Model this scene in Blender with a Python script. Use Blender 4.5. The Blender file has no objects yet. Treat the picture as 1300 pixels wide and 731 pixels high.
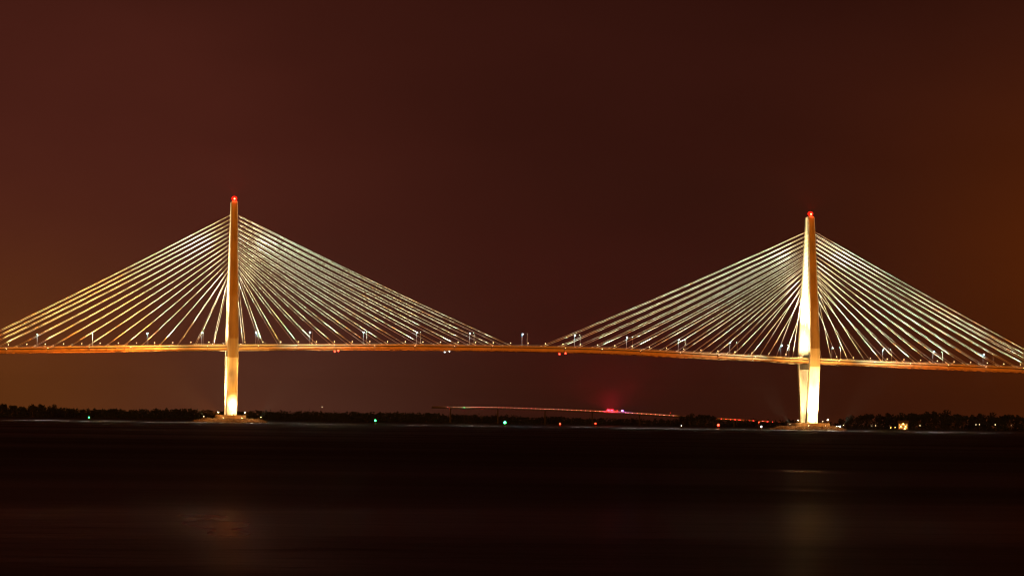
import bpy, bmesh, math, random
from mathutils import Vector, Matrix, noise as mnoise

R = random.Random(7)
S = bpy.context.scene
COL = S.collection
PI = math.pi

# ------------------------------------------------------------------ render / colour management
S.view_settings.view_transform = 'Standard'
S.view_settings.look = 'None'
S.view_settings.exposure = 0.0
S.view_settings.gamma = 1.0
S.view_settings.use_curve_mapping = False
S.render.engine = 'CYCLES'
S.cycles.max_bounces = 5
S.cycles.diffuse_bounces = 2
S.cycles.glossy_bounces = 3
S.cycles.use_denoising = True
S.cycles.use_light_tree = True
S.cycles.sample_clamp_indirect = 6.0
S.cycles.filter_width = 1.15
HAZE = 2.2e-5

# ------------------------------------------------------------------ camera (2.35 km south of the bridge, 3.5 m above the water)
CAM = Vector((-368.9, -2320.6, 3.49))
YAW, PITCH, ROLL, FPX = 0.15303, 0.045737, 0.013419, 3700.8
fw = Vector((math.sin(YAW) * math.cos(PITCH), math.cos(YAW) * math.cos(PITCH), math.sin(PITCH)))
rt = Vector((math.cos(YAW), -math.sin(YAW), 0))
up = rt.cross(fw)
r2 = math.cos(ROLL) * rt + math.sin(ROLL) * up
u2 = -math.sin(ROLL) * rt + math.cos(ROLL) * up
cd = bpy.data.cameras.new('camera')
cam = bpy.data.objects.new('camera', cd)
COL.objects.link(cam)
M = Matrix((r2, u2, -fw)).transposed().to_4x4()
M.translation = CAM
cam.matrix_world = M
cd.sensor_width = 36.0
cd.lens = FPX / 1300 * 36
cd.clip_start = 1.0
cd.clip_end = 90000
S.camera = cam


def at(u, v, d):
    """world point seen at photo pixel (u, v), at horizontal distance d from the camera"""
    k = fw * FPX + r2 * (u - 650) + u2 * (365.5 - v)
    return CAM + k * (d / math.hypot(k.x, k.y))


def azpt(az, d, z=0.0):
    return Vector((CAM.x + d * math.sin(math.radians(az)), CAM.y + d * math.cos(math.radians(az)), z))


# ------------------------------------------------------------------ object helpers
def tag(o, label=None, cat=None, group=None, kind=None):
    if label: o['label'] = label
    if cat: o['category'] = cat
    if group: o['group'] = group
    if kind: o['kind'] = kind
    return o


def empty(name, loc, label, cat, group=None, rz=0.0):
    o = bpy.data.objects.new(name, None)
    COL.objects.link(o)
    o.location = loc
    o.rotation_euler = (0, 0, rz)
    o.empty_display_size = 0.5
    return tag(o, label, cat, group)


def obj(name, bm, mat, parent=None, smooth=False):
    me = bpy.data.meshes.new(name)
    bmesh.ops.recalc_face_normals(bm, faces=bm.faces)
    bm.to_mesh(me)
    bm.free()
    for m in (mat if isinstance(mat, (list, tuple)) else [mat]):
        me.materials.append(m)
    if smooth:
        for p in me.polygons: p.use_smooth = True
    o = bpy.data.objects.new(name, me)
    COL.objects.link(o)
    if parent: o.parent = parent
    return o


def dup(root, loc, rz, label=None, group=None):
    r = root.copy(); COL.objects.link(r)
    r.location = loc
    r.rotation_euler = (0, 0, rz)
    if label: r['label'] = label
    if group: r['group'] = group
    for ch in list(root.children):
        c = ch.copy(); COL.objects.link(c); c.parent = r
        for g in list(ch.children):
            d = g.copy(); COL.objects.link(d); d.parent = c
    return r


def box(bm, x0, x1, y0, y1, z0, z1, mi=0):
    vs = [bm.verts.new((x, y, z)) for z in (z0, z1) for y in (y0, y1) for x in (x0, x1)]
    for f in ((0, 2, 3, 1), (4, 5, 7, 6), (0, 1, 5, 4), (2, 6, 7, 3), (0, 4, 6, 2), (1, 3, 7, 5)):
        fc = bm.faces.new([vs[i] for i in f]); fc.material_index = mi


def tube(bm, pts, rads, n=8, mi=0, cap=True):
    rings = []
    for i, p in enumerate(pts):
        p = Vector(p)
        a = Vector(pts[max(i - 1, 0)]); b = Vector(pts[min(i + 1, len(pts) - 1)])
        t = (b - a).normalized()
        q = Vector((0, 0, 1)) if abs(t.z) < .9 else Vector((1, 0, 0))
        e1 = t.cross(q).normalized(); e2 = t.cross(e1)
        r = rads[i] if isinstance(rads, (list, tuple)) else rads
        rings.append([bm.verts.new(p + (e1 * math.cos(2 * PI * k / n) + e2 * math.sin(2 * PI * k / n)) * r) for k in range(n)])
    for A, B in zip(rings, rings[1:]):
        for k in range(n):
            bm.faces.new((A[k], A[(k + 1) % n], B[(k + 1) % n], B[k])).material_index = mi
    if cap:
        bm.faces.new(rings[0]).material_index = mi
        bm.faces.new(rings[-1][::-1]).material_index = mi


def ball(bm, c, r, sub=1, mi=0, sc=(1, 1, 1)):
    g = bmesh.ops.create_icosphere(bm, subdivisions=sub, radius=r)
    for v in g['verts']:
        v.co = Vector((v.co.x * sc[0], v.co.y * sc[1], v.co.z * sc[2])) + Vector(c)
    fs = {f for v in g['verts'] for f in v.link_faces}
    for f in fs: f.material_index = mi
    return g['verts']


def loft(bm, rings, mi=0):
    rr = [[bm.verts.new(p) for p in r] for r in rings]
    n = len(rr[0])
    for A, B in zip(rr, rr[1:]):
        for k in range(n):
            bm.faces.new((A[k], A[(k + 1) % n], B[(k + 1) % n], B[k])).material_index = mi
    bm.faces.new(rr[0][::-1]).material_index = mi
    bm.faces.new(rr[-1]).material_index = mi


# ------------------------------------------------------------------ materials
def lin(r, g, b):
    f = lambda c: c / 12.92 if c <= .04045 else ((c + .055) / 1.055) ** 2.4
    return (f(r / 255), f(g / 255), f(b / 255))


def mat(name, col, rough=.7, metal=0.0, var=.0, scale=1.0, bump=0.0, stretch=(1, 1, 1), spec=.5):
    m = bpy.data.materials.new(name); m.use_nodes = True
    nt = m.node_tree; N, L = nt.nodes, nt.links
    b = N['Principled BSDF']
    b.inputs['Roughness'].default_value = rough
    b.inputs['Metallic'].default_value = metal
    b.inputs['Specular IOR Level'].default_value = spec
    b.inputs['Base Color'].default_value = (*col, 1)
    if var or bump:
        tc = N.new('ShaderNodeTexCoord'); mp = N.new('ShaderNodeMapping')
        mp.inputs['Scale'].default_value = stretch
        nz = N.new('ShaderNodeTexNoise'); nz.inputs['Scale'].default_value = scale
        nz.inputs['Detail'].default_value = 6
        L.new(tc.outputs['Object'], mp.inputs['Vector']); L.new(mp.outputs['Vector'], nz.inputs['Vector'])
        if var:
            cr = N.new('ShaderNodeValToRGB')
            cr.color_ramp.elements[0].position = .3; cr.color_ramp.elements[1].position = .7
            cr.color_ramp.elements[0].color = (*[c * (1 - var) for c in col], 1)
            cr.color_ramp.elements[1].color = (*[min(1, c * (1 + var)) for c in col], 1)
            L.new(nz.outputs['Fac'], cr.inputs['Fac']); L.new(cr.outputs['Color'], b.inputs['Base Color'])
        if bump:
            bp = N.new('ShaderNodeBump'); bp.inputs['Strength'].default_value = bump
            L.new(nz.outputs['Fac'], bp.inputs['Height']); L.new(bp.outputs['Normal'], b.inputs['Normal'])
    return m


def emis(name, col, st):
    m = bpy.data.materials.new(name); m.use_nodes = True
    nt = m.node_tree; nt.nodes.clear()
    e = nt.nodes.new('ShaderNodeEmission'); o = nt.nodes.new('ShaderNodeOutputMaterial')
    e.inputs['Color'].default_value = (*col, 1); e.inputs['Strength'].default_value = st
    nt.links.new(e.outputs[0], o.inputs['Surface'])
    return m


CONC = mat('weathered_concrete', (.40, .33, .215), .85, var=.30, scale=.30, bump=.15, stretch=(1, 1, .12))
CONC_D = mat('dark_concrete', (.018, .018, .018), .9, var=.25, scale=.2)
PAINT = mat('painted_girder', (.42, .26, .12), .6, var=.14, scale=.12, stretch=(1, 1, .3))
PARA = mat('parapet_concrete', (.46, .37, .26), .8, var=.15, scale=.2)
ASPH = mat('asphalt', (.05, .05, .05), .9, var=.2, scale=.5)
STEEL_D = mat('dark_steel', (.045, .042, .04), .6, var=.2, scale=.3)
CABLE = mat('cable_sheath', (.80, .80, .76), .55)
POLE = mat('galvanised_pole', (.55, .58, .6), .5, var=.1, scale=.5)
HOUS = mat('lamp_housing', (.12, .12, .12), .5, var=.1, scale=2)
ROCK = mat('granite_riprap', (.17, .13, .09), .95, var=.5, scale=.45, bump=.5)
LEAF = mat('dark_foliage', (.006, .013, .015), .9, var=.3, scale=.08, spec=.1)
LEAF2 = mat('olive_foliage', (.007, .013, .012), .9, var=.3, scale=.08, spec=.1)
BARK = mat('bark', (.06, .045, .035), .9, var=.2, scale=2)
SOIL = mat('shore_soil', (.018, .017, .016), .95, var=.3, scale=.02, spec=.1)
CARP = [mat('car_paint_dark', (.03, .03, .035), .3, spec=.5), mat('car_paint_silver', (.25, .25, .26), .35), mat('car_paint_red', (.2, .02, .02), .35)]
BARR = mat('glow_wall_grey', (.07, .07, .07), .8, var=.2, scale=.2)
TYRE = mat('tyre_rubber', (.02, .02, .02), .9)
GLASSD = mat('dark_window', (.02, .02, .025), .15)
GREENP = mat('green_paint', (.03, .16, .07), .5, var=.1, scale=2)
REDP = mat('red_paint', (.3, .03, .025), .5, var=.1, scale=2)
WALLP = mat('house_siding', (.20, .16, .12), .8, var=.12, scale=.8)
ROOFM = mat('roof_shingle', (.08, .07, .065), .9, var=.2, scale=1.5)
WOODM = mat('dock_timber', (.14, .10, .07), .9, var=.25, scale=1.2)

E_BEACON = emis('beacon_red', (1, .16, .06), 14)
E_HALO = emis('beacon_halo', (1, .012, .004), 2.0)
E_STREET = emis('street_lens', (.38, .92, 1.0), 90)
E_PATH = emis('path_globe', (1, .66, .30), 9)
E_FLOOD = emis('flood_lens', (1, .86, .55), 45)
E_RED = emis('lantern_red', (1, .030, .014), 18)
E_GREEN = emis('lantern_green', (.03, 1, .2), 26)
E_WHITE = emis('lantern_white', (.8, .9, 1), 16)
E_TAIL = emis('tail_lamp', (1, .24, .20), 12)
E_TAIL2 = emis('tail_lamp_red', (1, .03, .03), 28)
E_POLR = emis('strobe_red', (1, .007, .018), 55)
E_POLB = emis('strobe_blue', (.42, .16, 1), 30)
E_WIN = emis('lit_window', (1, .5, .11), .9)
E_PORCH = emis('porch_lamp', (1, .50, .10), 22)
E_SHORE = emis('shore_lamp', (1, .75, .45), 6)


# ------------------------------------------------------------------ lights
def aim(o, tgt):
    d = (Vector(tgt) - o.location).normalized()
    o.rotation_euler = d.to_track_quat('-Z', 'Y').to_euler()


def spot(loc, tgt, power, col, ang, blend=.9, rad=.25):
    l = bpy.data.lights.new('lamp', 'SPOT')
    l.energy = power; l.color = col; l.spot_size = math.radians(ang); l.spot_blend = blend
    l.shadow_soft_size = rad
    o = bpy.data.objects.new('flood_or_fill_beam', l); COL.objects.link(o)  # shared by floodlight beams and added fill spots without fixtures
    o.location = loc; aim(o, tgt)
    return o


def point(loc, power, col, rad=.25):
    l = bpy.data.lights.new('lamp', 'POINT')
    l.energy = power; l.color = col; l.shadow_soft_size = rad
    o = bpy.data.objects.new('lamp_or_fill_glow', l); COL.objects.link(o)  # shared by lamp glows and added fill points
    o.location = loc
    return o


# added orange fill from behind the camera: one low sun-type lamp
sl = bpy.data.lights.new('orange_fill', 'SUN')
sl.energy = 2.0; sl.color = (1.0, .25, .012); sl.angle = math.radians(6)
so = bpy.data.objects.new('orange_fill', sl); COL.objects.link(so)
so.location = (-300, -2600, 300)
sd = Vector((.10, 1.0, -.10)).normalized()
so.rotation_euler = sd.to_track_quat('-Z', 'Y').to_euler()

# ------------------------------------------------------------------ world: night sky with the town's sky-glow low on both sides
W = bpy.data.worlds.new('World'); S.world = W; W.use_nodes = True
nt = W.node_tree; N, L = nt.nodes, nt.links
bg = N['Background']


def mth(op, a, b=None, c=None, clamp=False):
    n = N.new('ShaderNodeMath'); n.operation = op; n.use_clamp = clamp
    for i, x in enumerate((a, b, c)):
        if x is None: continue
        if isinstance(x, (int, float)): n.inputs[i].default_value = x
        else: L.new(x, n.inputs[i])
    return n.outputs[0]


tc = N.new('ShaderNodeTexCoord'); sx = N.new('ShaderNodeSeparateXYZ')
L.new(tc.outputs['Generated'], sx.inputs[0])
azr = mth('MULTIPLY', mth('ARCTAN2', sx.outputs[0], sx.outputs[1]), 180 / PI)
elr = mth('MULTIPLY', mth('ARCSINE', mth('MINIMUM', mth('MAXIMUM', sx.outputs[2], -1.0), 1.0)), 180 / PI)
ela = mth('ABSOLUTE', elr)


def lobe(a0, wa, e0, we):
    x = mth('DIVIDE', mth('SUBTRACT', azr, a0), wa)
    y = mth('DIVIDE', mth('SUBTRACT', ela, e0), we)
    s = mth('ADD', mth('MULTIPLY', x, x), mth('MULTIPLY', y, y))
    return mth('EXPONENT', mth('MULTIPLY', s, -1.0))


def scaled(col, fac):
    n = N.new('ShaderNodeVectorMath'); n.operation = 'SCALE'
    n.inputs[0].default_value = col
    L.new(fac, n.inputs['Scale'])
    return n.outputs[0]


def vadd(a, b):
    n = N.new('ShaderNodeVectorMath'); n.operation = 'ADD'
    L.new(a, n.inputs[0]); L.new(b, n.inputs[1])
    return n.outputs[0]


nz = N.new('ShaderNodeTexNoise'); nz.inputs['Scale'].default_value = 9; nz.inputs['Detail'].default_value = 4
mp = N.new('ShaderNodeMapping'); mp.inputs['Scale'].default_value = (1, 1, 2.2)
L.new(tc.outputs['Generated'], mp.inputs[0]); L.new(mp.outputs[0], nz.inputs['Vector'])
cloud = mth('ADD', mth('MULTIPLY', nz.outputs['Fac'], .5), .75)          # faint low cloud, about +-12 %
dark = mth('SUBTRACT', 1.0, mth('MULTIPLY', mth('DIVIDE', mth('SUBTRACT', ela, 7.6), 9.0, clamp=True), .88))
one = mth('ADD', mth('MULTIPLY', azr, 0.0), 1.0)
tot = scaled((.0300, .0062, .0039), dark)
for col, lb in (((.037, .0075, .0044), (-.5, 7.2, 4.4, 6.6)),
                ((.086, .0270, .0008), (-1.4, 3.6, .0, 2.7)),
                ((.042, .019, .012), (4.4, 3.0, 0.0, 2.2)),
                ((.056, .0096, -.0023), (21.2, 5.0, 2.4, 4.4))):
    tot = vadd(tot, scaled(col, lobe(*lb)))
fin = N.new('ShaderNodeVectorMath'); fin.operation = 'SCALE'
L.new(tot, fin.inputs[0]); L.new(cloud, fin.inputs['Scale'])
L.new(fin.outputs[0], bg.inputs['Color'])
bg.inputs['Strength'].default_value = 1.0

# ------------------------------------------------------------------ water
def water_mat():
    m = bpy.data.materials.new('harbour_water'); m.use_nodes = True
    nt = m.node_tree; N, L = nt.nodes, nt.links
    b = N['Principled BSDF']
    b.inputs['Base Color'].default_value = (.006, .004, .003, 1)
    b.inputs['IOR'].default_value = 1.33
    b.inputs['Specular IOR Level'].default_value = .36
    tc = N.new('ShaderNodeTexCoord')
    def noise(scale, stretch, det=3, rough=.5):
        mp = N.new('ShaderNodeMapping'); mp.inputs['Scale'].default_value = stretch
        mp.inputs['Rotation'].default_value = (0, 0, -YAW)
        n = N.new('ShaderNodeTexNoise'); n.inputs['Scale'].default_value = scale; n.inputs['Detail'].default_value = det
        n.inputs['Roughness'].default_value = rough
        L.new(tc.outputs['Object'], mp.inputs[0]); L.new(mp.outputs[0], n.inputs['Vector'])
        return n.outputs['Fac']
    # wind lanes: patches of rougher and calmer water, long across the view
    lanes = noise(.012, (.22, 1, 1), 4, .6)
    rr = N.new('ShaderNodeMapRange'); rr.inputs['From Min'].default_value = .42; rr.inputs['From Max'].default_value = .60
    rr.inputs['To Min'].default_value = .33; rr.inputs['To Max'].default_value = .53
    L.new(lanes, rr.inputs['Value'])
    sp = N.new('ShaderNodeSeparateXYZ'); L.new(tc.outputs['Object'], sp.inputs[0])
    yr = N.new('ShaderNodeMapRange'); yr.interpolation_type = 'SMOOTHSTEP'      # smoother in the lee of the near bank
    yr.inputs['From Min'].default_value = -2225; yr.inputs['From Max'].default_value = -2165
    yr.inputs['To Min'].default_value = -.08; yr.inputs['To Max'].default_value = .07
    L.new(sp.outputs[1], yr.inputs['Value'])
    ad = N.new('ShaderNodeMath'); ad.operation = 'ADD'
    L.new(rr.outputs[0], ad.inputs[0]); L.new(yr.outputs[0], ad.inputs[1])
    val = ad.outputs[0]
    def op(o, a, c, d=None):
        n = N.new('ShaderNodeMath'); n.operation = o
        for i, x in enumerate((a, c, d)):
            if x is None: continue
            if isinstance(x, (int, float)): n.inputs[i].default_value = x
            else: L.new(x, n.inputs[i])
        return n.outputs[0]
    for cx, cy, hx, hy, am in ((-329, -2166, 2.2, 6, .17), (-313, -2103, 3.0, 9, .17), (-363.8, -2236, 1.7, 34, .075)):      # smooth slicks drifting on the tide
        ex = op('DIVIDE', op('SUBTRACT', sp.outputs[0], cx), hx); ey = op('DIVIDE', op('SUBTRACT', sp.outputs[1], cy), hy)
        g = op('EXPONENT', op('MULTIPLY', op('ADD', op('MULTIPLY', ex, ex), op('MULTIPLY', ey, ey)), -1.0), 0.0)
        val = op('SUBTRACT', val, op('MULTIPLY', g, am))
    L.new(op('MAXIMUM', val, .12), b.inputs['Roughness'])
    w1 = noise(.35, (.45, 1, 1), 4, .55)
    bp = N.new('ShaderNodeBump'); bp.inputs['Strength'].default_value = .16; bp.inputs['Distance'].default_value = 1.0
    L.new(w1, bp.inputs['Height']); L.new(bp.outputs['Normal'], b.inputs['Normal'])
    return m


bm = bmesh.new()
vs = [bm.verts.new(p) for p in ((-9000, -3000, 0), (9000, -3000, 0), (9000, 14000, 0), (-9000, 14000, 0))]
bm.faces.new(vs)
tag(obj('water', bm, water_mat()), 'dark calm harbour water under the bridge', 'water', kind='structure')

# ------------------------------------------------------------------ bridge geometry
XP = 235.5
PROF = [(-720, 46.0), (-560, 51.0), (-420, 55.6), (-345, 58.0), (-235, 61.0), (-132, 63.2), (-66, 63.9), (0, 64.1), (64, 63.6), (121, 61.9),
        (232, 58.1), (334, 55.7), (413, 53.7), (560, 50.0), (720, 45.5)]


def deck_z(s):      # Catmull-Rom through the profile: height of the parapet top
    for i in range(len(PROF) - 1):
        if PROF[i][0] <= s <= PROF[i + 1][0]: break
    def P(k): return PROF[max(0, min(len(PROF) - 1, k))]
    x0, x1 = PROF[i][0], PROF[i + 1][0]
    t = (s - x0) / (x1 - x0)
    def tan(k):
        a, b = P(k - 1), P(k + 1)
        return (b[1] - a[1]) / (b[0] - a[0]) * (x1 - x0)
    h00 = 2 * t**3 - 3 * t**2 + 1; h10 = t**3 - 2 * t**2 + t; h01 = -2 * t**3 + 3 * t**2; h11 = t**3 - t**2
    return h00 * P(i)[1] + h10 * tan(i) + h01 * P(i + 1)[1] + h11 * tan(i + 1)


def sweep(bm, y0, y1, dz0, dz1, s0=-700, s1=700, step=10, mi=0):
    n = int((s1 - s0) / step); rows = []
    for i in range(n + 1):
        s = s0 + (s1 - s0) * i / n; z = deck_z(s)
        rows.append([(s, y0, z + dz0), (s, y1, z + dz0), (s, y1, z + dz1), (s, y0, z + dz1)])
    loft(bm, rows, mi)


bridge = empty('cable_stayed_bridge', (0, 0, 0), 'long floodlit cable-stayed bridge with two tall pylons across the dark water', 'bridge')
HW = 15.6          # half width of the deck: it passes between the legs of the pylons

bm = bmesh.new(); sweep(bm, -HW + .4, HW - .4, -1.85, -1.1)
for i in range(-95, 96):                # floor beams under the slab
    s = i * 7.1; z = deck_z(s)
    box(bm, s - .25, s + .25, -HW + .8, HW - .8, z - 3.9, z - 1.86)
deck = obj('deck', bm, STEEL_D, bridge)
bm = bmesh.new(); sweep(bm, -HW + .45, HW - .45, -1.095, -1.05); obj('road_surface', bm, ASPH, deck)
for y in (-11.5, -7.2, -3.6, 3.6, 7.2, 11.5):
    bm = bmesh.new(); sweep(bm, y - .08, y + .08, -1.046, -1.042); obj('lane_marking', bm, PARA, deck)
bm = bmesh.new(); sweep(bm, -.3, .3, -1.04, -.1); obj('median_barrier', bm, PARA, deck)
for sg in (-1, 1):
    a, b = sorted((sg * (HW + .1), sg * (HW - .35)))
    bm = bmesh.new(); sweep(bm, a, b, -1.0, -.1)
    obj('parapet', bm, PARA, deck)
    a, b = sorted((sg * (HW + .05), sg * (HW - .5)))
    bm = bmesh.new(); sweep(bm, a, b, -4.2, -1.95)
    a, b = sorted((sg * (HW + .3), sg * (HW - .75)))
    sweep(bm, a, b, -4.3, -4.22)
    for i in range(-97, 98):            # web stiffeners
        s = i * 7.1; z = deck_z(s)
        a, b = sorted((sg * (HW + .06), sg * (HW + .22)))
        box(bm, s - .12, s + .12, a, b, z - 4.15, z - 2.0)
    obj('edge_girder', bm, PAINT, bridge)
    bm = bmesh.new()
    for k in (.35, .7):
        pts = [(s, sg * (HW - .1), deck_z(s) + k) for s in range(-700, 701, 20)]
        tube(bm, pts, .05, 4)
    for s in range(-700, 701, 7):
        tube(bm, [(s, sg * (HW - .1), deck_z(s) - .02), (s, sg * (HW - .1), deck_z(s) + .75)], .05, 4)
    obj('railing', bm, POLE, bridge)

# pylons ----------------------------------------------------------
LEGP = {0: [(3.6, 10.0, 8.8, 6.8), (30, 14.1, 8.7, 6.2), (51, 18.3, 8.6, 5.0), (59, 18.2, 8.5, 4.8), (66, 18.0, 8.4, 4.7), (100, 13.6, 7.5, 5.2), (140, 7.8, 6.3, 5.3), (176, 2.55, 5.3, 4.9)]}
TOPZ = {-XP: 174.6, XP: 173.8}


def leg_y(z):
    P = LEGP[0]
    for (a, b) in zip(P, P[1:]):
        if z <= b[0]:
            t = (z - a[0]) / (b[0] - a[0]); return a[1] + (b[1] - a[1]) * t
    return P[-1][1]


def leg_dim(z):
    P = LEGP[0]
    for (a, b) in zip(P, P[1:]):
        if z <= b[0]:
            t = (z - a[0]) / (b[0] - a[0]); return a[2] + (b[2] - a[2]) * t, a[3] + (b[3] - a[3]) * t
    return P[-1][2], P[-1][3]


def pylon(px):
    py = bpy.data.objects.new('pylon', None); COL.objects.link(py); py.parent = bridge; py.location = (px, 0, 0)
    top = TOPZ[px]
    for sg in (-1, 1):
        bm = bmesh.new(); rings = []
        zs = sorted(set([3.6, 51, 59, 66, top] + [3.6 + 6 * i for i in range(1, 29) if 3.6 + 6 * i < top - 3]))
        for z in zs:
            y = sg * leg_y(z); w, d = leg_dim(z); c = .55
            w2, d2 = w / 2, d / 2
            rings.append([(-w2 + c, y - d2, z), (w2 - c, y - d2, z), (w2, y - d2 + c, z), (w2, y + d2 - c, z),
                          (w2 - c, y + d2, z), (-w2 + c, y + d2, z), (-w2, y + d2 - c, z), (-w2, y - d2 + c, z)])
        loft(bm, rings)
        obj('leg', bm, CONC, py)
        bm = bmesh.new()
        y = sg * leg_y(4)
        box(bm, -1.1, 1.1, y - sg * 3.52 - .12, y - sg * 3.52 + .12, 5.63, 8.6)
        obj('access_door', bm, STEEL_D, py)
    zc = deck_z(px)
    bm = bmesh.new(); box(bm, -3.4, 3.4, -15.9, 15.9, zc - 9.0, zc - 4.32)
    obj('crossbeam', bm, CONC, py)
    bm = bmesh.new(); box(bm, -2.0, 2.0, -4.2, 4.2, top, top + .7); obj('cap_slab', bm, CONC, py)
    bm = bmesh.new()
    L_ = 12 if px < 0 else 14.5
    rings = []
    for z, k in ((1.2, 1.0), (5.2, 1.0), (5.62, .985)):
        rings.append([(math.copysign(abs(math.cos(t)) ** .5, math.cos(t)) * L_ * k, math.copysign(abs(math.sin(t)) ** .5, math.sin(t)) * 25 * k, z) for t in [2 * PI * i / 40 for i in range(40)]])
    loft(bm, rings); obj('footing', bm, CONC, py)
    return py


pylons = {px: pylon(px) for px in (-XP, XP)}

# stay cables -----------------------------------------------------
NC = 16
main_s = [10 + 14.15 * i for i in range(NC)]
back_s = [15 + 14.15 * i for i in range(13)] + [194.5, 202.5, 210.5]
YC = 14.9
cab = []
for px in (-XP, XP):
    sgm = 1 if px < 0 else -1
    for side, offs in ((sgm, main_s), (-sgm, back_s)):
        for pl in (-1, 1):
            for i, o_ in enumerate(offs):
                s = px + side * o_
                zt = (164.5 if px < 0 else 162.0) - (NC - 1 - i) * 3.35
                A = Vector((px + side * (leg_dim(zt)[0] / 2 - .3), pl * leg_y(zt), zt))
                B = Vector((s, pl * YC, deck_z(s) - .3))
                cab.append((i, pl, A, B))


def cable_mesh(bm, A, B, r):
    n = 6; pts = []
    Ld = (B - A).length
    for k in range(n + 1):
        t = k / n; p = A.lerp(B, t); p.z -= Ld * .006 * 4 * t * (1 - t)
        pts.append(p)
    tube(bm, pts, r, 6)


small = [c for c in cab if c[0] < 3 or (c[0] == 3 and c[1] == 1)]
bmS = bmesh.new()
for c in cab:
    if c in small:
        cable_mesh(bmS, c[2], c[3], .13); continue
    bm = bmesh.new(); cable_mesh(bm, c[2], c[3], .13)
    o = obj('stay_cable', bm, CABLE, bridge, True)
    d = (c[2] - c[3]).normalized()
    bm = bmesh.new(); tube(bm, [c[3], c[3] + d * 3.2, c[3] + d * 3.6], [.42, .36, .22], 8)
    obj('anchor_sleeve', bm, CABLE, o, True)
o = obj('stay_cable', bmS, CABLE, bridge, True); o['kind'] = 'stuff'
o['label'] = 'short steep inner stay cables beside the two pylons'

# approach piers carrying the deck outside the cables
for s in (-640, -540, -448, 448, 540, 640):
    z = deck_z(s)
    bm = bmesh.new()
    box(bm, s - 2, s + 2, -15, 15, z - 8.5, z - 4.32)
    for y in (-9, 9):
        loft(bm, [[(s - 2.2, y - 2.4, -2), (s + 2.2, y - 2.4, -2), (s + 2.2, y + 2.4, -2), (s - 2.2, y + 2.4, -2)],
                  [(s - 1.6, y - 1.8, z - 8.51), (s + 1.6, y - 1.8, z - 8.51), (s + 1.6, y + 1.8, z - 8.51), (s - 1.6, y + 1.8, z - 8.51)]])
    obj('pier', bm, CONC, bridge)

# ------------------------------------------------------------------ beacons on the pylon tops
ORD = ['first', 'second', 'third', 'fourth', 'fifth', 'sixth', 'seventh', 'eighth', 'ninth', 'tenth', 'eleventh', 'twelfth', 'thirteenth',
       'fourteenth', 'fifteenth', 'sixteenth', 'seventeenth', 'eighteenth', 'nineteenth', 'twentieth']
for px, w in ((-XP, 'left'), (XP, 'right')):
    b = empty('aviation_beacon', (px, -1.2, TOPZ[px] + .7), f'glowing red aviation beacon on top of the {w} pylon', 'beacon', 'red beacons on the pylon tops')
    bm = bmesh.new(); tube(bm, [(0, 0, 0), (0, 0, .5)], [.9, .7], 10); obj('stand', bm, HOUS, b)
    bm = bmesh.new(); ball(bm, (0, 0, 2.2), 2.3, 3, sc=(1, 1, .85)); ln = obj('lens', bm, E_HALO, b, True)  # oversized glowing dome stands in for the beacon's red halo
    bm = bmesh.new(); ball(bm, (0, -2.25, 1.8), .7, 2); obj('bulb', bm, E_BEACON, ln, True)
    bm = bmesh.new(); tube(bm, [(0, 0, 4.1), (0, 0, 4.25), (0, 0, 4.9)], [.35, .08, .04], 8); obj('lightning_rod', bm, HOUS, b)
    spot((px, -1.2, TOPZ[px] + 6.4), (px, -1.2, TOPZ[px] + 90), 3.5e5, (1, .02, .008), 178, .6, .4)  # added upward spot, makes a red halo in the haze
    point((px, -5.2, TOPZ[px] + 2.2), 5e3, (1, .05, .02), .3)


def where(s):
    """(region, ordinal-from-left key) of a place along the deck"""
    if s < -XP: return 'L'
    if s > XP: return 'R'
    return 'M'


def ordlabels(ss):
    reg = {'L': [], 'M1': [], 'M2': [], 'R': []}
    for s in ss:
        k = 'L' if s < -XP else 'R' if s > XP else 'M1' if s < 0 else 'M2'
        reg[k].append(s)
    out = {}
    for k, t in (('L', 'left of the left pylon'), ('M1', 'right of the left pylon'), ('M2', 'left of the right pylon'), ('R', 'right of the right pylon')):
        arr = sorted(reg[k], key=lambda s: abs(s + XP) if k in ('L', 'M1') else abs(s - XP))
        for i, s in enumerate(arr): out[s] = (ORD[i], t)
    return out


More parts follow.
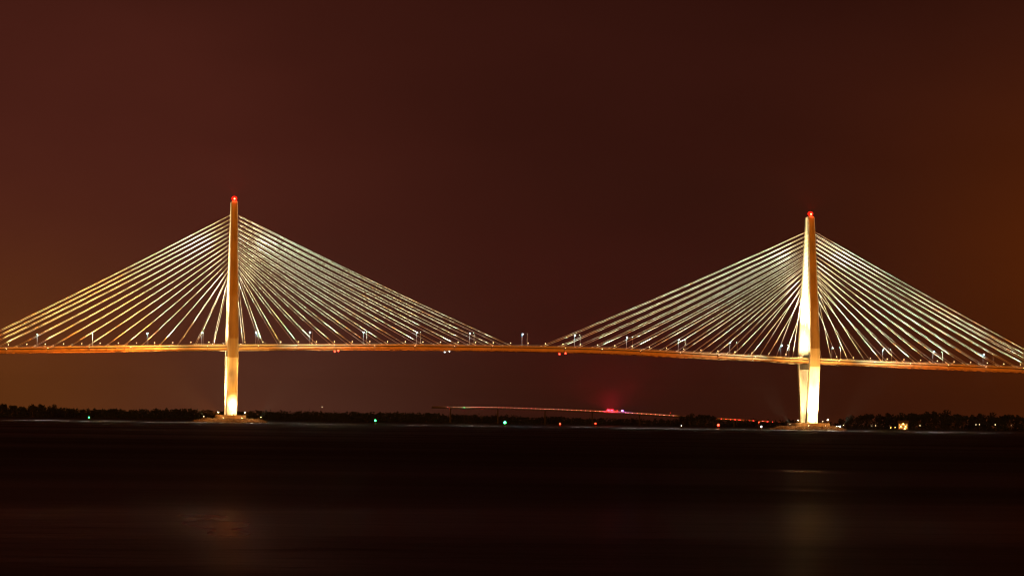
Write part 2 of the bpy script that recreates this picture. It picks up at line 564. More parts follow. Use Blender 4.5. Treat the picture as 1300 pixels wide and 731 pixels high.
# ------------------------------------------------------------------ street lamps
LS = [-388 + 43.1 * i for i in range(19)]
ol = ordlabels(LS)
proto = None
for yy, wn, look in ((13.3, 'far', 'white street lamp with shining head'), (-13.3, 'near', 'pale street lamp with dim head')):
    for s in LS:
        n, t = ol[s]
        lab = f'{look}, {wn} deck edge, {n} {t}'
        z = deck_z(s) - 1.05
        rz = 0 if yy > 0 else PI
        if proto is None:
            proto = empty('street_lamp', (s, yy, z), lab, 'street lamp', 'tall street lamps along the bridge deck')
            bm = bmesh.new(); tube(bm, [(0, 0, 0), (0, 0, .8), (0, 0, .81), (0, 0, 11.0)], [.28, .28, .17, .11], 8); obj('pole', bm, POLE, proto)
            bm = bmesh.new(); tube(bm, [(0, .05, 10.7), (0, -.6, 11.15), (0, -1.6, 11.3)], [.08, .07, .06], 6); obj('arm', bm, POLE, proto)
            bm = bmesh.new()
            loft(bm, [[(-.3, -1.5, 11.0), (.3, -1.5, 11.0), (.3, -1.5, 11.42), (-.3, -1.5, 11.42)],
                      [(-.35, -2.4, 11.2), (.35, -2.4, 11.2), (.3, -2.4, 11.5), (-.3, -2.4, 11.5)]])
            hd = obj('lamp_head', bm, HOUS, proto)
            bm = bmesh.new()
            loft(bm, [[(-.28, -2.42, 11.22), (.28, -2.42, 11.22), (.26, -2.42, 11.46), (-.26, -2.42, 11.46)],
                      [(-.2, -2.62, 11.02), (.2, -2.62, 11.02), (.2, -2.66, 11.3), (-.2, -2.66, 11.3)]])
            obj('lens', bm, E_STREET, hd)
        else:
            dup(proto, (s, yy, z), rz, lab)
        dy = -1 if yy > 0 else 1
        if yy > 0:      # added low spots at the far heads, aimed for glints on the water
            spot((s, yy - 2.75, z + 11.1), (s + (CAM.x - s) * .10, yy - 235, 0), 1.0e5 * (1 if s < -120 else .55 if s < 60 else 1.0), (1, .76, .66), 14, .6, .15)
        point((s, yy + dy * 2.1, z + 9.8), 600 if yy > 0 else 380, (.42, .88, 1.0), .2)

# ------------------------------------------------------------------ small path lamps on the near edge
PS = [XP * 0 - 424 + 14.15 * i for i in range(61)]
PS = [s for s in PS if abs(abs(s) - XP) > 5.5]
ol = ordlabels(PS)
ORD2 = ORD + ['twenty-first', 'twenty-second']
proto = None
for s in PS:
    n, t = ol[s]
    lab = f'small glowing path lamp on the near railing, {n} {t}'
    loc = (s, -14.3, deck_z(s) - 1.05)
    if proto is None:
        proto = empty('path_lamp', loc, lab, 'path lamp', 'small path lamps along the near railing')
        bm = bmesh.new(); tube(bm, [(0, 0, 0), (0, 0, 3.0)], [.09, .06], 6); obj('post', bm, POLE, proto)
        bm = bmesh.new(); ball(bm, (0, 0, 3.2), .3, 1); obj('globe', bm, E_PATH, proto, True)
        bm = bmesh.new(); tube(bm, [(0, 0, 3.48), (0, 0, 3.6)], [.28, .08], 8); obj('cap', bm, HOUS, proto)
    else:
        dup(proto, loc, 0, lab)

# ------------------------------------------------------------------ floodlights
fl_proto = None


def floodlight(loc, tgt, label, group, scale=1.0):
    global fl_proto
    d = Vector(tgt) - Vector(loc); rz = math.atan2(d.y, d.x) - PI / 2
    if fl_proto is None:
        fl_proto = empty('floodlight', loc, label, 'floodlight', group, rz)
        bm = bmesh.new(); box(bm, -.3, .3, -.3, .3, 0, .12)
        for x in (-.5, .44): box(bm, x, x + .06, -.06, .06, .12, .95)
        box(bm, -.5, .5, -.06, .06, .06, .13)
        obj('yoke', bm, HOUS, fl_proto)
        bm = bmesh.new()
        loft(bm, [[(-.42, -.3, .5), (.42, -.3, .5), (.42, -.05, .25), (-.42, -.05, .25)],
                  [(-.42, .05, 1.15), (.42, .05, 1.15), (.42, .4, .85), (-.42, .4, .85)]])
        h = obj('lamp_body', bm, HOUS, fl_proto)
        bm = bmesh.new()
        loft(bm, [[(-.38, .07, 1.155), (.38, .07, 1.155), (.38, .38, .875), (-.38, .38, .875)],
                  [(-.34, .14, 1.19), (.34, .14, 1.19), (.34, .40, .94), (-.34, .40, .94)]])
        obj('lens', bm, E_FLOOD, h)
        r = fl_proto
    else:
        r = dup(fl_proto, loc, rz, label, group)
    r.scale = (scale,) * 3
    return r


def flood(loc, tgt, power, col, ang, label, group, scale=1.0, blend=.9):
    floodlight(loc, tgt, label, group, scale)
    d = (Vector(tgt) - Vector(loc)).normalized()
    p = Vector(loc) + Vector((0, 0, 1.1 * scale)) + d * 1.0 * scale
    return spot(p, tgt, power, col, ang, blend, .3)


WARM = (1.0, .74, .36)
CREAM = (1.0, .80, .46)
COOL = (.76, 1.0, .66)
K = 1.0
GF = 'floodlights on the pylon footings'
GD = 'floodlights along the deck edge'
for px, w in ((-XP, 'left'), (XP, 'right')):
    Rr = px > 0
    # below the deck, outer face of the near leg; bare spots are added fill
    if Rr:
        for x, tx, nm in ((-6, -2, 'leftmost of three in front of'), (0, 0, 'middle of three in front of'), (6, 2, 'rightmost of three in front of')):
            flood((px + x, -23.6, 5.62), (px + tx, -15.4, 24), 3.6e5 * K, WARM, 62, f'bright floodlight on the footing, {nm} the right pylon', GF, 1.1, .5)
            spot((px + x + 1.6, -23.6, 6.9), (px + tx * .5, -11, 10), 3.0e4, WARM, 100, 1.0)
    else:
        flood((px + 1.0, -23.6, 5.62), (px + .8, -13.0, 16), 1.5e5 * K, (1, .68, .27), 58, 'bright floodlight on the footing in front of the left pylon', GF, 1.1, 1.0)
        spot((px + 3.4, -23.9, 6.9), (px + .6, -12, 9.5), 4.5e4, WARM, 60, 1.0)
        spot((px - 2.4, -23.9, 6.9), (px, -16.5, 48), 3.5e4, (1, .42, .06), 34, .9)
    spot((px - 2, -30.5, 4.6), (px, -20.6, 55), 1.0e6 if Rr else 1.2e5, (1, .50, .10), 15, .5)
    if not Rr: spot((px + 2, -30.5, 4.6), (px, -17.5, 34), 5.5e4, (1, .52, .08), 46, .8)
    # between the legs: inner face of the far leg; bare spots are added fill
    flood((px - 2, -5.0, 5.62), (px - .5, 13.5, 38), (1.5e5 if Rr else 6.0e5) * K, CREAM, 80, f'floodlight between the legs at the foot of the {w} pylon', GF, 1.0)
    spot((px - 3, -4.0, 6.9), (px - .5, 17, 52), 2.4e5 if Rr else 9e5, CREAM, 40, .9)
    spot((px - 4, -4.0, 6.9), (px - .5, 10, 9), 1.6e4, CREAM, 100, .9)
    # left and right sides
    xl = 11.0 if not Rr else 13.0
    flood((px - xl, -15, 5.62), (px - 3.6, -13, 48), (2.6e5 if not Rr else 6e4) * K, CREAM, 50, f'glaring floodlight at the left end of the footing of the {w} pylon', GF, 2.0)
    flood((px + xl, -15, 5.62), (px + 3.6, -13, 48), (1.0e5 if not Rr else 2.2e5) * K, WARM, 50, f'glaring floodlight at the right end of the footing of the {w} pylon', GF, 2.0 if not Rr else 2.6)
    # above the deck: inner faces of the legs and the left sides; bare spots are added fill
    zc = deck_z(px)
    for sx_, pw, nm in ((-7.0, 1.0, 'left of'), (7.0, .35, 'right of')):
        flood((px + sx_, -3.0, zc - .1), (px + sx_ * .18, 11.0, 122), (3.4e6 if Rr else 2.6e6) * K * pw, CREAM, 40, f'floodlight on the deck median just {nm} the {w} pylon', GD, 1.0)
        spot((px + sx_, -3.0, zc + 1.2), (px + sx_ * .18, 16.5, 78), (2.4e5 if Rr else 2.0e5) * K * pw, CREAM, 80, .9)
    flood((px - 16, -13.2, zc - 1.05), (px - 3, -11, 118), (1.6e6 if Rr else 2.2e6) * K, CREAM, 40, f'floodlight on the near walkway left of the {w} pylon', GD, 1.0)
    spot((px - 16, -13.2, zc + .5), (px - 3.5, -17, 74), 1.6e5, CREAM, 70, 1.0)
    # deck fascia next to the pylon, lit by added spots without fixtures
    for sg in (-1, 1):
        spot((px + sg * 9, -30.0, 5.0), (px + sg * 17, -15.7, 58), 1.3e6, (1, .58, .16), 40, 1.0)
# added floodlights on the rubble throw sodium light along the outer deck
for px, w, sg, sn, pw in ((-XP, 'left', -1, 'left', 1.1e7), (-XP, 'left', 1, 'right', 3.6e6), (XP, 'right', -1, 'left', 1.8e6), (XP, 'right', 1, 'right', 3.4e6)):
    flood((px + sg * 7, -29.5, 2.4), (px + sg * 95, -15.7, 57), pw, (1, .24, .02), 56, f'added floodlight on the rubble, {sn} of the foot of the {w} pylon', GF, 1.0, 1.0)
    point((px + sg * 17, -24, 7.5), 1700, (1, .45, .12), .4)  # added points without fixtures, brighten the rubble
    point((px + sg * 8, -31, 7.0), 1000, (1, .45, .12), .4)

# added broad washes for the near cable plane, placed on the rubble islands
for px, w in ((-XP, 'left'), (XP, 'right')):
    for side, sn in ((-1, 'left'), (1, 'right')):
        col = COOL if not (px < 0 and side < 0) else (1.0, .86, .30)
        flood((px + side * 22, -27, 3.2), (px + side * 114, -6, 124), 1.9e6, col, 54, f'added cable floodlight on the rubble, {sn} end of the island under the {w} pylon', GF, 1.0, 1.0)
# cable floodlights: seven along the near deck edge of every fan, aimed up the stays; two added bare spots off the pylon aim down them
for px, w in ((-XP, 'left'), (XP, 'right')):
    for side, sn in ((-1, 'left'), (1, 'right')):
        for j, o_ in enumerate((20, 50, 80, 112, 144, 176, 206)):
            s = px + side * o_
            z = deck_z(s)
            tz = z + (210 - o_) * .30 + 8
            col = COOL if not (px < 0 and side < 0) else (1.0, .84, .28)
            col = COOL if j < 2 else col
            f_ = flood((s, -21.0, z - 2.0), (s - side * (3, 8, 16, 22, 24, 24, 24)[j], 2, tz + 34), 1.6e5 * K * (1.25, 1.15, 1.0, .9, .75, .5, .28)[j], col, 82,
                  f'cable floodlight on an outrigger, {ORD[j]} to the {sn} of the {w} pylon', GD, .8, 1.0)
            if j < 6:       # added spots without fixtures light the far plane of stays
                spot((s + side * 6, -8.0, z - .5), (s - side * (2, 6, 10, 14, 16, 18)[j], 13, tz + 26), 2.3e5 * (1.1, 1.05, 1, .9, .75, .55)[j], col, 76, 1.0, .3)
            bm = bmesh.new(); box(bm, s - .12, s + .12, -21.4, -15.65, z - 2.2, z - 2.01)
            tube(bm, [(s, -20.8, z - 2.1), (s, -15.66, z - 3.9)], .09, 6)
            obj('added_outrigger', bm, STEEL_D, bridge)  # arm added to hold the lamp clear of the near cables
        for zt, tx, tz, pw in ((156, 80, 128, 1.1e5), (148, 130, 104, 7.0e5)):
            spot((px + side * 5.5, -leg_y(zt) - 9.0, zt), (px + side * tx, -4, tz), pw * K, COOL, 60, 1.0, .3)

# ------------------------------------------------------------------ channel lights hung under the deck
hang = [((-152, 14.4), E_RED, 'red', 'far edge left of midspan'), ((-152, -14.4), E_RED, 'red', 'near edge left of midspan'),
        ((31, 14.4), E_RED, 'red', 'far edge right of midspan'), ((31, -14.4), E_RED, 'red', 'near edge right of midspan'),
        ((-63, 14.4), E_WHITE, 'white', 'far edge near midspan'), ((-63, -14.4), E_WHITE, 'white', 'near edge near midspan')]
for (s, y), e, c, t in hang:
    z = deck_z(s) - 4.3
    b = empty('channel_light', (s, y, z), f'{c} channel light hanging under the {t} of the bridge', 'channel light', 'channel lights under the bridge deck')
    bm = bmesh.new(); tube(bm, [(0, 0, .05), (0, 0, -.2)], [.12, .12], 6); tube(bm, [(0, 0, -.2), (0, 0, -.4)], [.3, .45], 8); obj('bracket', bm, HOUS, b)
    bm = bmesh.new(); ball(bm, (0, 0, -.85), .66 if c == 'red' else .38, 2); obj('lens', bm, e, b, True)

# ------------------------------------------------------------------ rock islands
def island(px, w, L0, W0):
    t = empty('rock_island', (px, 0, 0), f'low floodlit rubble island around the foot of the {w} pylon', 'rock island', 'rubble islands under the pylons')
    bm = bmesh.new(); n = 72; rings = []
    for k, z in ((1.0, -1.5), (.97, .3), (.90, 1.3), (.78, 2.1), (.62, 2.5)):
        ring = []
        for i in range(n):
            a = 2 * PI * i / n
            q = 1 + .05 * mnoise.noise(Vector((math.cos(a) * 2 + px, math.sin(a) * 2, z)))
            ring.append((math.cos(a) * L0 * k * q, math.sin(a) * W0 * k * q, z + .3 * mnoise.noise(Vector((math.cos(a) * 9, math.sin(a) * 9, px + z)))))
        rings.append(ring)
    loft(bm, rings); obj('mound', bm, ROCK, t)
    bm = bmesh.new()
    for i in range(620):
        a = R.uniform(0, 2 * PI) if i < 200 else R.uniform(PI, 2 * PI)
        k = R.uniform(.66, 1.0)
        z = max(0.1, 2.0 * min(1, (1 - k) / .22)) + R.uniform(-.35, .3)
        r = R.uniform(.6, 1.7)
        vs = ball(bm, (math.cos(a) * L0 * k, math.sin(a) * W0 * k, z), r, 1, sc=(R.uniform(.8, 1.4), R.uniform(.8, 1.2), R.uniform(.55, .9)))
        for v in vs: v.co += Vector((R.uniform(-.2, .2), R.uniform(-.2, .2), R.uniform(-.15, .15))) * r
    o = obj('boulder', bm, ROCK, t); o['kind'] = 'stuff'; o['label'] = 'heaped rough boulders of the island'
    return t


island(-XP, 'left', 28.5, 34)
island(XP, 'right', 30, 36)

# ------------------------------------------------------------------ far shore: land, woodland, trees
def shore_r(az):
    if az < 13: return 3500 + 60 * math.sin(az * 1.7) + 40 * math.sin(az * 4.1)
    if az < 15.2: return 3500 - (az - 13) / 2.2 * 480 + 40 * math.sin(az * 4.1)
    return 3020 + 30 * math.sin(az * 3.3)


bm = bmesh.new()
azs = [-9 + .25 * i for i in range(151)]
rows = []
for az in azs:
    r = shore_r(az)
    rows.append([bm.verts.new(azpt(az, r + dr, z)) for dr, z in ((-15, -.6), (0, .4), (30, 1.2), (400, 2.0), (2500, 3.0))])
for A, B in zip(rows, rows[1:]):
    for k in range(4): bm.faces.new((A[k], B[k], B[k + 1], A[k + 1]))
tag(obj('ground', bm, SOIL, None, True), 'low dark far shore behind the bridge', 'ground', kind='structure')


def crown(bm, c, rx, rz, n, size, rnd, mi=0):
    lobes = [(Vector((rnd.uniform(-.55, .55) * rx, rnd.uniform(-.55, .55) * rx, rnd.uniform(-.5, .6) * rz)), rnd.uniform(.4, .7)) for _ in range(7)]
    for i in range(n):
        lo, lr = rnd.choice(lobes)
        d = Vector((rnd.gauss(0, 1), rnd.gauss(0, 1), rnd.gauss(0, 1))).normalized() * (rnd.random() ** .4)
        p = Vector(c) + lo + Vector((d.x * rx * lr, d.y * rx * lr, d.z * rz * lr))
        s = size * rnd.uniform(.6, 1.3)
        e1 = Vector((rnd.gauss(0, 1), rnd.gauss(0, 1), rnd.gauss(0, .6))).normalized()
        e2 = e1.cross(Vector((rnd.gauss(0, 1), rnd.gauss(0, 1), rnd.gauss(0, 1)))).normalized()
        q = [bm.verts.new(p + e1 * s * a + e2 * s * b * .8) for a, b in ((-1, -.4), (0, -1), (1, -.2), (.5, 1), (-.6, .8))]
        bm.faces.new(q).material_index = mi


def wood(az0, az1, n, hlo, hhi, label, seed, depth=140, prof=None):
    rnd = random.Random(seed); bm = bmesh.new()
    for i in range(n):
        az = az0 + (az1 - az0) * (i + rnd.random()) / n
        r = shore_r(az) + 12 + depth * rnd.random() ** 1.5
        h = rnd.uniform(hlo, hhi) * (prof(az) if prof else 1) * (.96 + .11 * mnoise.noise(Vector((az * 1.9, seed, 0))))
        rx = h * rnd.uniform(.34, .5)
        c = azpt(az, r, h * .60)
        crown(bm, c, rx, h * .42, 70, h * .085, rnd)
        crown(bm, azpt(az, r - 2, h * .28), rx * 1.1, h * .26, 36, h * .095, rnd)
        tube(bm, [azpt(az, r, .5), azpt(az, r, h * .5)], [.35, .2], 5, mi=1)
    return tag(obj('woodland', bm, [LEAF, BARK]), label, 'woodland', kind='stuff')


wood(-4, 5.6, 280, 12.0, 13.6, 'dark wooded far shore under the glow left of the bridge', 3)
wood(5.6, 10.2, 130, 12, 14, 'dark wooded far shore between the pylons', 5, prof=lambda a: 1 - .26 * max(0, (a - 7) / 3))
wood(10.2, 15.0, 110, 8, 11, 'low dark far shore under the distant road', 9)
wood(15.0, 26, 150, 9, 15, 'dark undergrowth along the right shore', 13, depth=90, prof=lambda a: min(1, .62 + .38 * (a - 15) / 1.5))

# separate crowns that stand out on the right shore and at the far left
tproto = []
for k in range(5):
    rnd = random.Random(100 + k)
    t = bpy.data.objects.new('tree', None)
    bm = bmesh.new(); tube(bm, [(0, 0, 0), (.2, 0, .2), (-.1, .1, .45), (.05, 0, .7)], [.035, .028, .02, .008], 6)
    for a in range(4):
        an = a * 1.6 + k; tube(bm, [(0, 0, .38 + .05 * a), (math.cos(an) * .16, math.sin(an) * .16, .55 + .05 * a)], [.014, .006], 5)
    tm = bpy.data.meshes.new('trunk'); bmesh.ops.recalc_face_normals(bm, faces=bm.faces); bm.to_mesh(tm); bm.free(); tm.materials.append(BARK)
    bm = bmesh.new(); crown(bm, (0, 0, .64), .40, .36, 420, .055, rnd)
    cm = bpy.data.meshes.new('crown'); bm.to_mesh(cm); bm.free(); cm.materials.append(LEAF if k % 2 else LEAF2)
    tproto.append((tm, cm))


def tree(u, h, k, label, group, back=18, d=None):
    base = at(u, 540, 3000)
    az = math.degrees(math.atan2(base.x - CAM.x, base.y - CAM.y))
    p = azpt(az, d if d else shore_r(az) + back, 1.0)
    t = empty('tree', p, label, 'tree', group, k * 1.3)
    for nm, me in zip(('trunk', 'crown'), tproto[k % 5]):
        o = bpy.data.objects.new(nm, me); COL.objects.link(o); o.parent = t
    t.scale = (h * (.95 + .12 * ((k * 7) % 5) / 4), h, h)
    t.location.z = .9


rt_list = [(1068, 11), (1079, 14), (1091, 16), (1103, 17.5), (1116, 16.5), (1129, 18), (1142, 17), (1154, 19), (1166, 18), (1177, 19.5), (1188, 20.5), (1199, 20.5),
           (1211, 19), (1223, 17), (1235, 17), (1246, 19), (1258, 18.5), (1269, 17.5), (1281, 18.5), (1293, 17)]
for i, (u, h) in enumerate(rt_list):
    look = 'tallest dark tree' if h > 20.4 and u > 1195 else 'lowest dark tree' if h < 12 else 'dark broad-crowned tree'
    tree(u, h * .94, i, f'{look} on the right shore, {ORD[i]} right of the right pylon', 'trees on the right shore', 15 + (i * 37) % 40)
for i, (u, h) in enumerate([(2, 16.5), (16, 14.5), (40, 15.2), (52, 15.6), (66, 14.6)]):
    tree(u, h, i + 2, f'dark rounded tree at the far left of the shore, {ORD[i]} from the left end', 'trees at the left end of the shore', 14)
for i, u in enumerate((866, 876, 887, 897, 905)):
    tree(u, (12, 14, 14.5, 14, 12.5)[i], i, f'dark tree hiding the distant road, {ORD[i]} from its left side', 'trees in front of the distant road', d=3380)

# ------------------------------------------------------------------ distant road on a viaduct with queueing cars
VP = [(500, 516.6), (530, 516.4), (600, 516.6), (650, 517.6), (700, 519.4), (740, 521.0), (790, 523.6), (862, 528.0), (908, 531.2), (985, 535.6), (1010, 537.0)]


def vpath(u):
    for a, b in zip(VP, VP[1:]):
        if a[0] <= u <= b[0]:
            t = (u - a[0]) / (b[0] - a[0]); v = a[1] + (b[1] - a[1]) * t
            d = 3420 + 260 * max(0, (760 - u) / 260) ** 2 * .6
            return at(u, v + .6, d)


via = empty('viaduct', (0, 0, 0), 'thin elevated road descending along the far shore behind the bridge', 'viaduct')
us = list(range(548, 1011, 6))
pts = [vpath(u) for u in us]
depth = Vector((math.sin(YAW), math.cos(YAW), 0))
bm = bmesh.new()
loft(bm, [[p + Vector((0, 0, -1.0)) - depth * 5, p + Vector((0, 0, -1.0)) + depth * 9, p - Vector((0, 0, .02)) + depth * 9, p - Vector((0, 0, .02)) - depth * 5] for p in pts])
obj('road_deck', bm, CONC_D, via)
for k, hh, nm, mm in ((-5, .35, 'parapet', CONC_D), (8.7, 1.6, 'glow_wall', BARR)):  # tall rear wall is added to catch the red light
    bm = bmesh.new()
    loft(bm, [[p + depth * k, p + depth * (k + .3), p + depth * (k + .3) + Vector((0, 0, hh)), p + depth * k + Vector((0, 0, hh))] for p in pts])
    obj(nm, bm, mm, via)
for i in range(4, len(pts), 10):
    p = pts[i] + depth * 2
    if p.z < 3: continue
    bm = bmesh.new(); tube(bm, [(p.x, p.y, -1), (p.x, p.y, p.z - 1.0)], [1.0, .8], 10); obj('pier', bm, CONC_D, via)


def car_mesh(paint, tail):
    bm = bmesh.new()
    prof = [(-2.2, .35), (-2.2, .95), (-1.3, 1.02), (-.8, 1.5), (.75, 1.52), (1.35, 1.0), (2.2, .85), (2.25, .35)]
    A = [bm.verts.new((x, -.88, z)) for x, z in prof]; B = [bm.verts.new((x, .88, z)) for x, z in prof]
    n = len(prof)
    for i in range(n):
        f = bm.faces.new((A[i], A[(i + 1) % n], B[(i + 1) % n], B[i]))
        if i in (2, 4): f.material_index = 1
    bm.faces.new(A); bm.faces.new(B[::-1])
    for y in (-.9, .9):
        for x in (-1.35, 1.35):
            tube(bm, [(x, y - .1, .34), (x, y + .1, .34)], .34, 10, mi=2)
        a, b = sorted((y, y * .62))
        box(bm, -2.3, -1.7, a - .02, b + .02, .62, .95, 3)
    me = bpy.data.meshes.new('car'); bmesh.ops.recalc_face_normals(bm, faces=bm.faces); bm.to_mesh(me); bm.free()
    for m in (paint, GLASSD, TYRE, tail): me.materials.append(m)
    return me


carm = [car_mesh(p, t) for t in (E_TAIL, E_TAIL2) for p in CARP]
arc = [0.0]
for a, b in zip(pts, pts[1:]): arc.append(arc[-1] + (b - a).length)


def on_road(s):
    for i in range(len(arc) - 1):
        if arc[i] <= s <= arc[i + 1]:
            t = (s - arc[i]) / (arc[i + 1] - arc[i])
            return pts[i].lerp(pts[i + 1], t), (pts[i + 1] - pts[i]).normalized(), us[i] + 6 * t


crnd = random.Random(4)
for lane, off in (('near', -3.0), ('far', 1.0)):
    s = 30.0 + (0 if lane == 'near' else 3.1)
    while s < arc[-1] - 5:
        r = on_road(s)
        p, d, u = r
        step = crnd.uniform(5.2, 5.8)
        if u < 600: step *= 1.0 + (600 - u) / 40
        s += step
        if 860 < u < 910 or u > 984 or 767 < u < 796: continue
        o = bpy.data.objects.new('car', carm[crnd.randrange(3) + (3 if u > 880 else 0)]); COL.objects.link(o)
        o.location = p + depth * off
        o.rotation_euler = (0, 0, math.atan2(d.y, d.x))
        seg = 'left of the flashing emergency vehicles' if u < 768 else 'between the flashing vehicles and the dark trees' if u < 862 else 'right of the dark trees'
        tag(o, f'tiny red-lit car queueing in the {lane} lane {seg}', 'car', 'cars queueing on the distant road')

for u in range(560, 985, 9):        # added points put tail-lamp red on the added wall behind the queue
    if 858 < u < 912: continue
    g = min(1.0, max(.12, (u - 540) / 110))
    point(vpath(u) + depth * 5.6 + Vector((0, 0, .75)), 900 * g * (1.0 if u < 880 else 4.5), (1, .20, .16) if u < 880 else (1, .03, .02), .3)
for u, e, c, sz in ((776.8, E_POLR, 'right one of the two brightest red lights', 2.2), (772.3, E_POLR, 'left one of the two brightest red lights', 2.2), (783.5, E_RED, 'small red light', .8), (790, E_POLB, 'violet-blue light', 1.7)):  # second red vehicle and oversized bars added to widen the glow
    p = vpath(u) - depth * 3.0
    t = empty('emergency_vehicle', p, f'emergency vehicle flashing the {c} on the distant road', 'emergency vehicle', 'flashing emergency vehicles on the distant road')
    bm = bmesh.new()
    loft(bm, [[(-2.9, -1, .45), (-2.9, 1, .45), (-2.9, 1, 2.5), (-2.9, -1, 2.5)], [(1.5, -1, .45), (1.5, 1, .45), (1.5, 1, 2.5), (1.5, -1, 2.5)],
              [(2.2, -1, .45), (2.2, 1, .45), (2.2, 1, 1.3), (2.2, -1, 1.3)], [(2.9, -1, .45), (2.9, 1, .45), (2.9, 1, 1.15), (2.9, -1, 1.15)]])
    obj('body', bm, CARP[1], t)
    for x in (-1.8, 1.8):
        for y in (-.95, .95):
            bm = bmesh.new(); tube(bm, [(x, y - .14, .42), (x, y + .14, .42)], .42, 12); obj('wheel', bm, TYRE, t)
    bm = bmesh.new(); box(bm, -.55 * sz, .55 * sz, -.85, .85, 2.52, 2.52 + .42 * sz); obj('light_bar', bm, e, t)
    if sz > 2:      # added spot makes a red halo in the haze, added point reddens the body
        spot(p + Vector((0, 0, 3.6)), p + Vector((0, 0, 90)), 1.2e6, (1, .012, .03), 179, .3, .4)
        point(p + Vector((0, 0, 1.9)) - depth * 3.2, 3.5e3, (1, .012, .03), .3)
    t.rotation_euler = (0, 0, -.25)
    point(vpath(u) + depth * 5.0 + Vector((0, 0, .7)), 5.0e4 if sz > 1 else 6e3, (1, .03, .06) if e is not E_POLB else (.3, .1, 1), .4)  # added point tints the wall behind, spreading the flash

# ------------------------------------------------------------------ channel buoys and beacons on the water
def buoy(u, v, d, e, paint, label, r=.45, pile=False):
    p = at(u, v, d); h = max(1.8, p.z)
    b = empty('pile_beacon' if pile else 'channel_buoy', (p.x, p.y, 0), label, 'beacon' if pile else 'buoy', 'lit channel markers on the water')
    if pile:
        bm = bmesh.new(); tube(bm, [(0, 0, -2), (0, 0, h - .7)], [.3, .25], 8); obj('pile', bm, WOODM, b)
        bm = bmesh.new(); box(bm, -.7, .7, -.36, -.28, h - 2.0, h - .75); obj('day_board', bm, paint, b)
    else:
        bm = bmesh.new(); tube(bm, [(0, 0, -.8), (0, 0, .2), (0, 0, .55), (0, 0, .6)], [1.0, 1.25, 1.2, .6], 14); obj('float', bm, paint, b)
        bm = bmesh.new()
        for a in range(4):
            an = PI / 4 + a * PI / 2
            tube(bm, [(math.cos(an) * .8, math.sin(an) * .8, .55), (math.cos(an) * .22, math.sin(an) * .22, h - .5)], .06, 5)
        tube(bm, [(0, 0, h - .62), (0, 0, h - .5)], .4, 8)
        obj('tower', bm, paint, b)
    bm = bmesh.new(); ball(bm, (0, 0, h), r * 1.6, 2); obj('lantern', bm, e, b, True)
    return b


buoy(113, 529.5, 2650, E_GREEN, GREENP, 'channel buoy with a small pale green light, leftmost on the water', .30)
buoy(476.5, 533.5, 2500, E_GREEN, GREENP, 'channel buoy with a green light right of the left pylon', .45)
buoy(641, 536, 2350, E_GREEN, GREENP, 'channel buoy with the brightest green light below midspan', .62)
buoy(711, 537.7, 2500, E_RED, REDP, 'channel buoy with a red light just right of the brightest green light', .42)
buoy(756, 537.3, 2600, E_RED, REDP, 'channel buoy with a red light under the flashing vehicles', .38)
buoy(912, 539.2, 2400, E_RED, REDP, 'channel buoy with the brightest red light left of the right rubble island', .58)
buoy(865, 540, 2700, E_WHITE, WOODM, 'pile beacon with a faint white light under the dark trees', .18, True)
buoy(966.5, 541.2, 2400, E_WHITE, WOODM, 'pile beacon with a blue-white light beside the right rubble island', .38, True)
buoy(963.5, 535.6, 2950, E_RED, REDP, 'pile beacon with a small red light above the blue-white one', .30, True)

# ------------------------------------------------------------------ masts and lamp posts on the far shore
def mast(u, v, d, e, label, r, name='lamp_post', cat='lamp post', base=1.2, group=None):
    p = at(u, v, d); h = p.z - base
    m = empty(name, (p.x, p.y, base), label, cat, group)
    bm = bmesh.new(); tube(bm, [(0, 0, 0), (0, 0, h - r)], [.16 + h * .004, .07], 6)
    tube(bm, [(0, 0, h - r - .1), (0, 0, h - r + .05)], [r * .6, r * .8], 8); obj('pole', bm, STEEL_D, m)
    bm = bmesh.new(); ball(bm, (0, 0, h), r, 2); obj('lamp', bm, e, m, True)
    return m


mast(409, 516.3, 3560, E_SHORE, 'radio mast with a tiny pale light above the trees right of the left pylon', .34, 'radio_mast', 'mast')
mast(571, 518.5, 3450, E_RED, 'lamp post with a tiny red light, leftmost beside the distant road', .2)
mast(589.5, 517.2, 3450, E_GREEN, 'signal post with a pale green light beside the distant road', .42, 'signal_post', 'signal')
mast(594.5, 517.4, 3450, E_SHORE, 'lamp post with a pale light just right of the green signal', .24)
mast(612, 518.8, 3450, E_RED, 'lamp post with a tiny red light right of the green signal', .16)
mast(851, 523.8, 3450, E_RED, 'lamp post with a tiny red light above the road left of the dark trees', .2)
GS = 'lamps along the right shore'
for u, v, r, lab in ((1107, 540.2, .22, 'shore lamp with a dim light, first right of the right rubble island'),
                     (1111.5, 540.0, .34, 'shore lamp with a white light left of the lit house'),
                     (1131, 542.6, .34, 'low orange shore lamp, leftmost of two beside the lit house'),
                     (1136.5, 542.2, .26, 'low orange shore lamp, nearer the lit house'),
                     (1168, 540.0, .36, 'shore lamp with a white light right of the lit house'),
                     (1239, 538.8, .30, 'shore lamp with a warm light, left of the pair at the right end'),
                     (1243.5, 538.6, .36, 'shore lamp with a white light, right of the pair at the right end'),
                     (1263.5, 538.8, .40, 'shore lamp with a greenish white light between the pair and the right edge'),
                     (1284, 539.8, .22, 'shore lamp with the dimmest light near the right edge')):
    mast(u, v, 2985, E_PORCH if 'orange' in lab else E_SHORE, lab, r, 'shore_lamp', 'shore lamp', .4, GS)

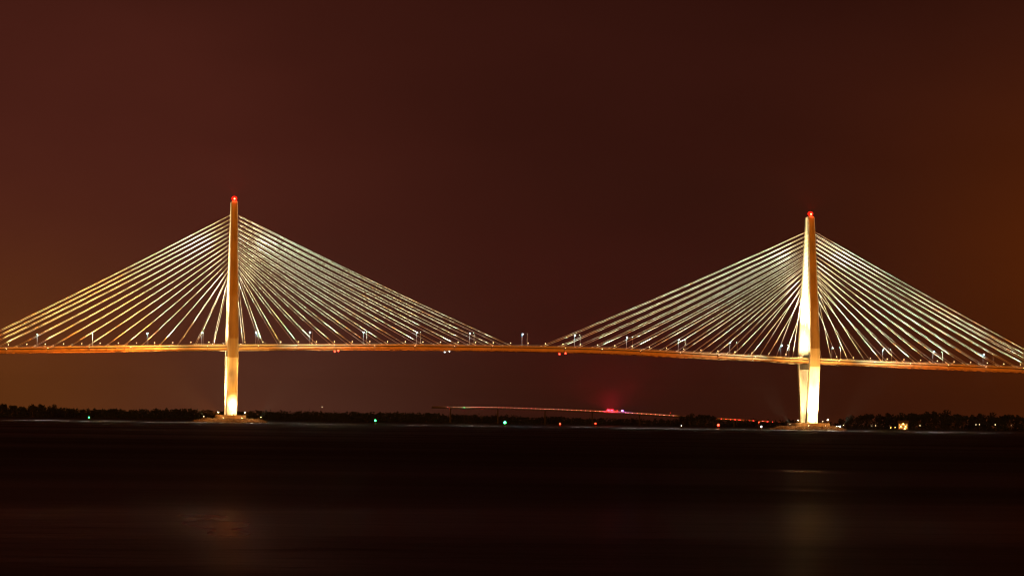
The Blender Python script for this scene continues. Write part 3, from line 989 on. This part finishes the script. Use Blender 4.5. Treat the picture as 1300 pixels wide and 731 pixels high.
# the orange-lit house on the right shore
hp = at(1146.5, 545, 2990); hp.z = .5
az = math.atan2(hp.x - CAM.x, hp.y - CAM.y)
hs = empty('house', hp, 'orange-lit waterfront house with glowing windows and porch lamps', 'house', None, -az)
bm = bmesh.new(); box(bm, -5, 5, 0, 8, .6, 6.6); obj('wall', bm, WALLP, hs)
bm = bmesh.new(); loft(bm, [[(-5.6, -.6, 6.61), (-5.6, 8.6, 6.61), (-5.6, 4, 9.4)], [(5.6, -.6, 6.61), (5.6, 8.6, 6.61), (5.6, 4, 9.4)]]); rf = obj('roof', bm, ROOFM, hs)
bm = bmesh.new(); box(bm, 2.6, 3.5, 5.2, 6.1, 7.4, 10.6); obj('chimney', bm, CONC_D, rf)
for x in (-3.6, -1.2, 1.2, 3.6):
    for z in (1.4, 4.3):
        if x == 1.2 and z < 2: continue
        bm = bmesh.new()
        box(bm, x - .62, x + .62, -.1, -.01, z - .1, z); box(bm, x - .62, x + .62, -.1, -.01, z + 1.5, z + 1.6)
        box(bm, x - .62, x - .52, -.1, -.01, z, z + 1.5); box(bm, x + .52, x + .62, -.1, -.01, z, z + 1.5); box(bm, x - .04, x + .04, -.09, -.012, z, z + 1.5)
        w_ = obj('window', bm, POLE, hs)
        bm = bmesh.new(); box(bm, x - .52, x + .52, -.05, -.008, z + .005, z + 1.495); obj('pane', bm, E_WIN, w_)
bm = bmesh.new(); box(bm, .7, 1.7, -.08, -.01, .6, 2.8); obj('door', bm, WOODM, hs)
bm = bmesh.new(); box(bm, -6, 6, -6, -.12, .3, .58)
for x in (-5.6, 0, 5.6):
    tube(bm, [(x, -5.6, -1.2), (x, -5.6, .3)], .15, 6)
obj('porch', bm, WOODM, hs)
for x, z in ((-2.4, 3.3), (2.4, 3.4), (0, 5.9), (1.6, 1.2)):
    bm = bmesh.new(); ball(bm, (x, -.5, z), .62, 1); tube(bm, [(x, -.5, z + .3), (x, -.02, z + .5)], .05, 5); obj('porch_lamp', bm, E_PORCH, hs, True)
    q = Matrix.Rotation(-az, 4, 'Z') @ Vector((x, -1.4, z)) + hp
    point(q, 110, (1, .55, .15), .4)

# white-lit hut by the right island
kp = at(1064.3, 541, 2600); kp.z = 0
az = math.atan2(kp.x - CAM.x, kp.y - CAM.y)
kh = empty('moored_barge', kp, 'small moored barge with a white-lit cabin right of the right rubble island', 'barge', None, -az)
bm = bmesh.new()
loft(bm, [[(-5, -2, -.4), (5, -2, -.4), (5, 2, -.4), (-5, 2, -.4)], [(-6, -2.4, .9), (6, -2.4, .9), (6, 2.4, .9), (-6, 2.4, .9)]]); obj('hull', bm, STEEL_D, kh)
bm = bmesh.new(); box(bm, -2.4, 2.4, -1.4, 1.4, .91, 2.9); cb = obj('cabin', bm, WALLP, kh)
zz = at(1064.3, 538, 2600).z
bm = bmesh.new(); box(bm, -2.2, 2.2, -1.46, -1.41, 1.9, 2.75); obj('window', bm, E_WHITE, cb)
for x in (-1.6, 0, 1.6):
    bm = bmesh.new(); ball(bm, (x, -1.6, 3.3), .34, 1); tube(bm, [(x, -1.5, 2.9), (x, -1.6, 3.1)], .06, 5); obj('deck_lamp', bm, E_WHITE, kh, True)

# ------------------------------------------------------------------ the air: thin night haze round the camera and the scene
if HAZE:
    m = bpy.data.materials.new('night_haze'); m.use_nodes = True
    nt = m.node_tree; nt.nodes.clear()
    o_ = nt.nodes.new('ShaderNodeOutputMaterial'); v_ = nt.nodes.new('ShaderNodeVolumePrincipled')
    v_.inputs['Color'].default_value = (.85, .82, .80, 1); v_.inputs['Density'].default_value = HAZE; v_.inputs['Anisotropy'].default_value = .65
    nt.links.new(v_.outputs[0], o_.inputs['Volume'])
    bm = bmesh.new(); box(bm, -9200, 9200, -3200, 14200, -3.5, 215)
    tag(obj('haze', bm, m), 'thin reddish night haze over the harbour', 'haze', kind='stuff')
    S.cycles.volume_bounces = 0
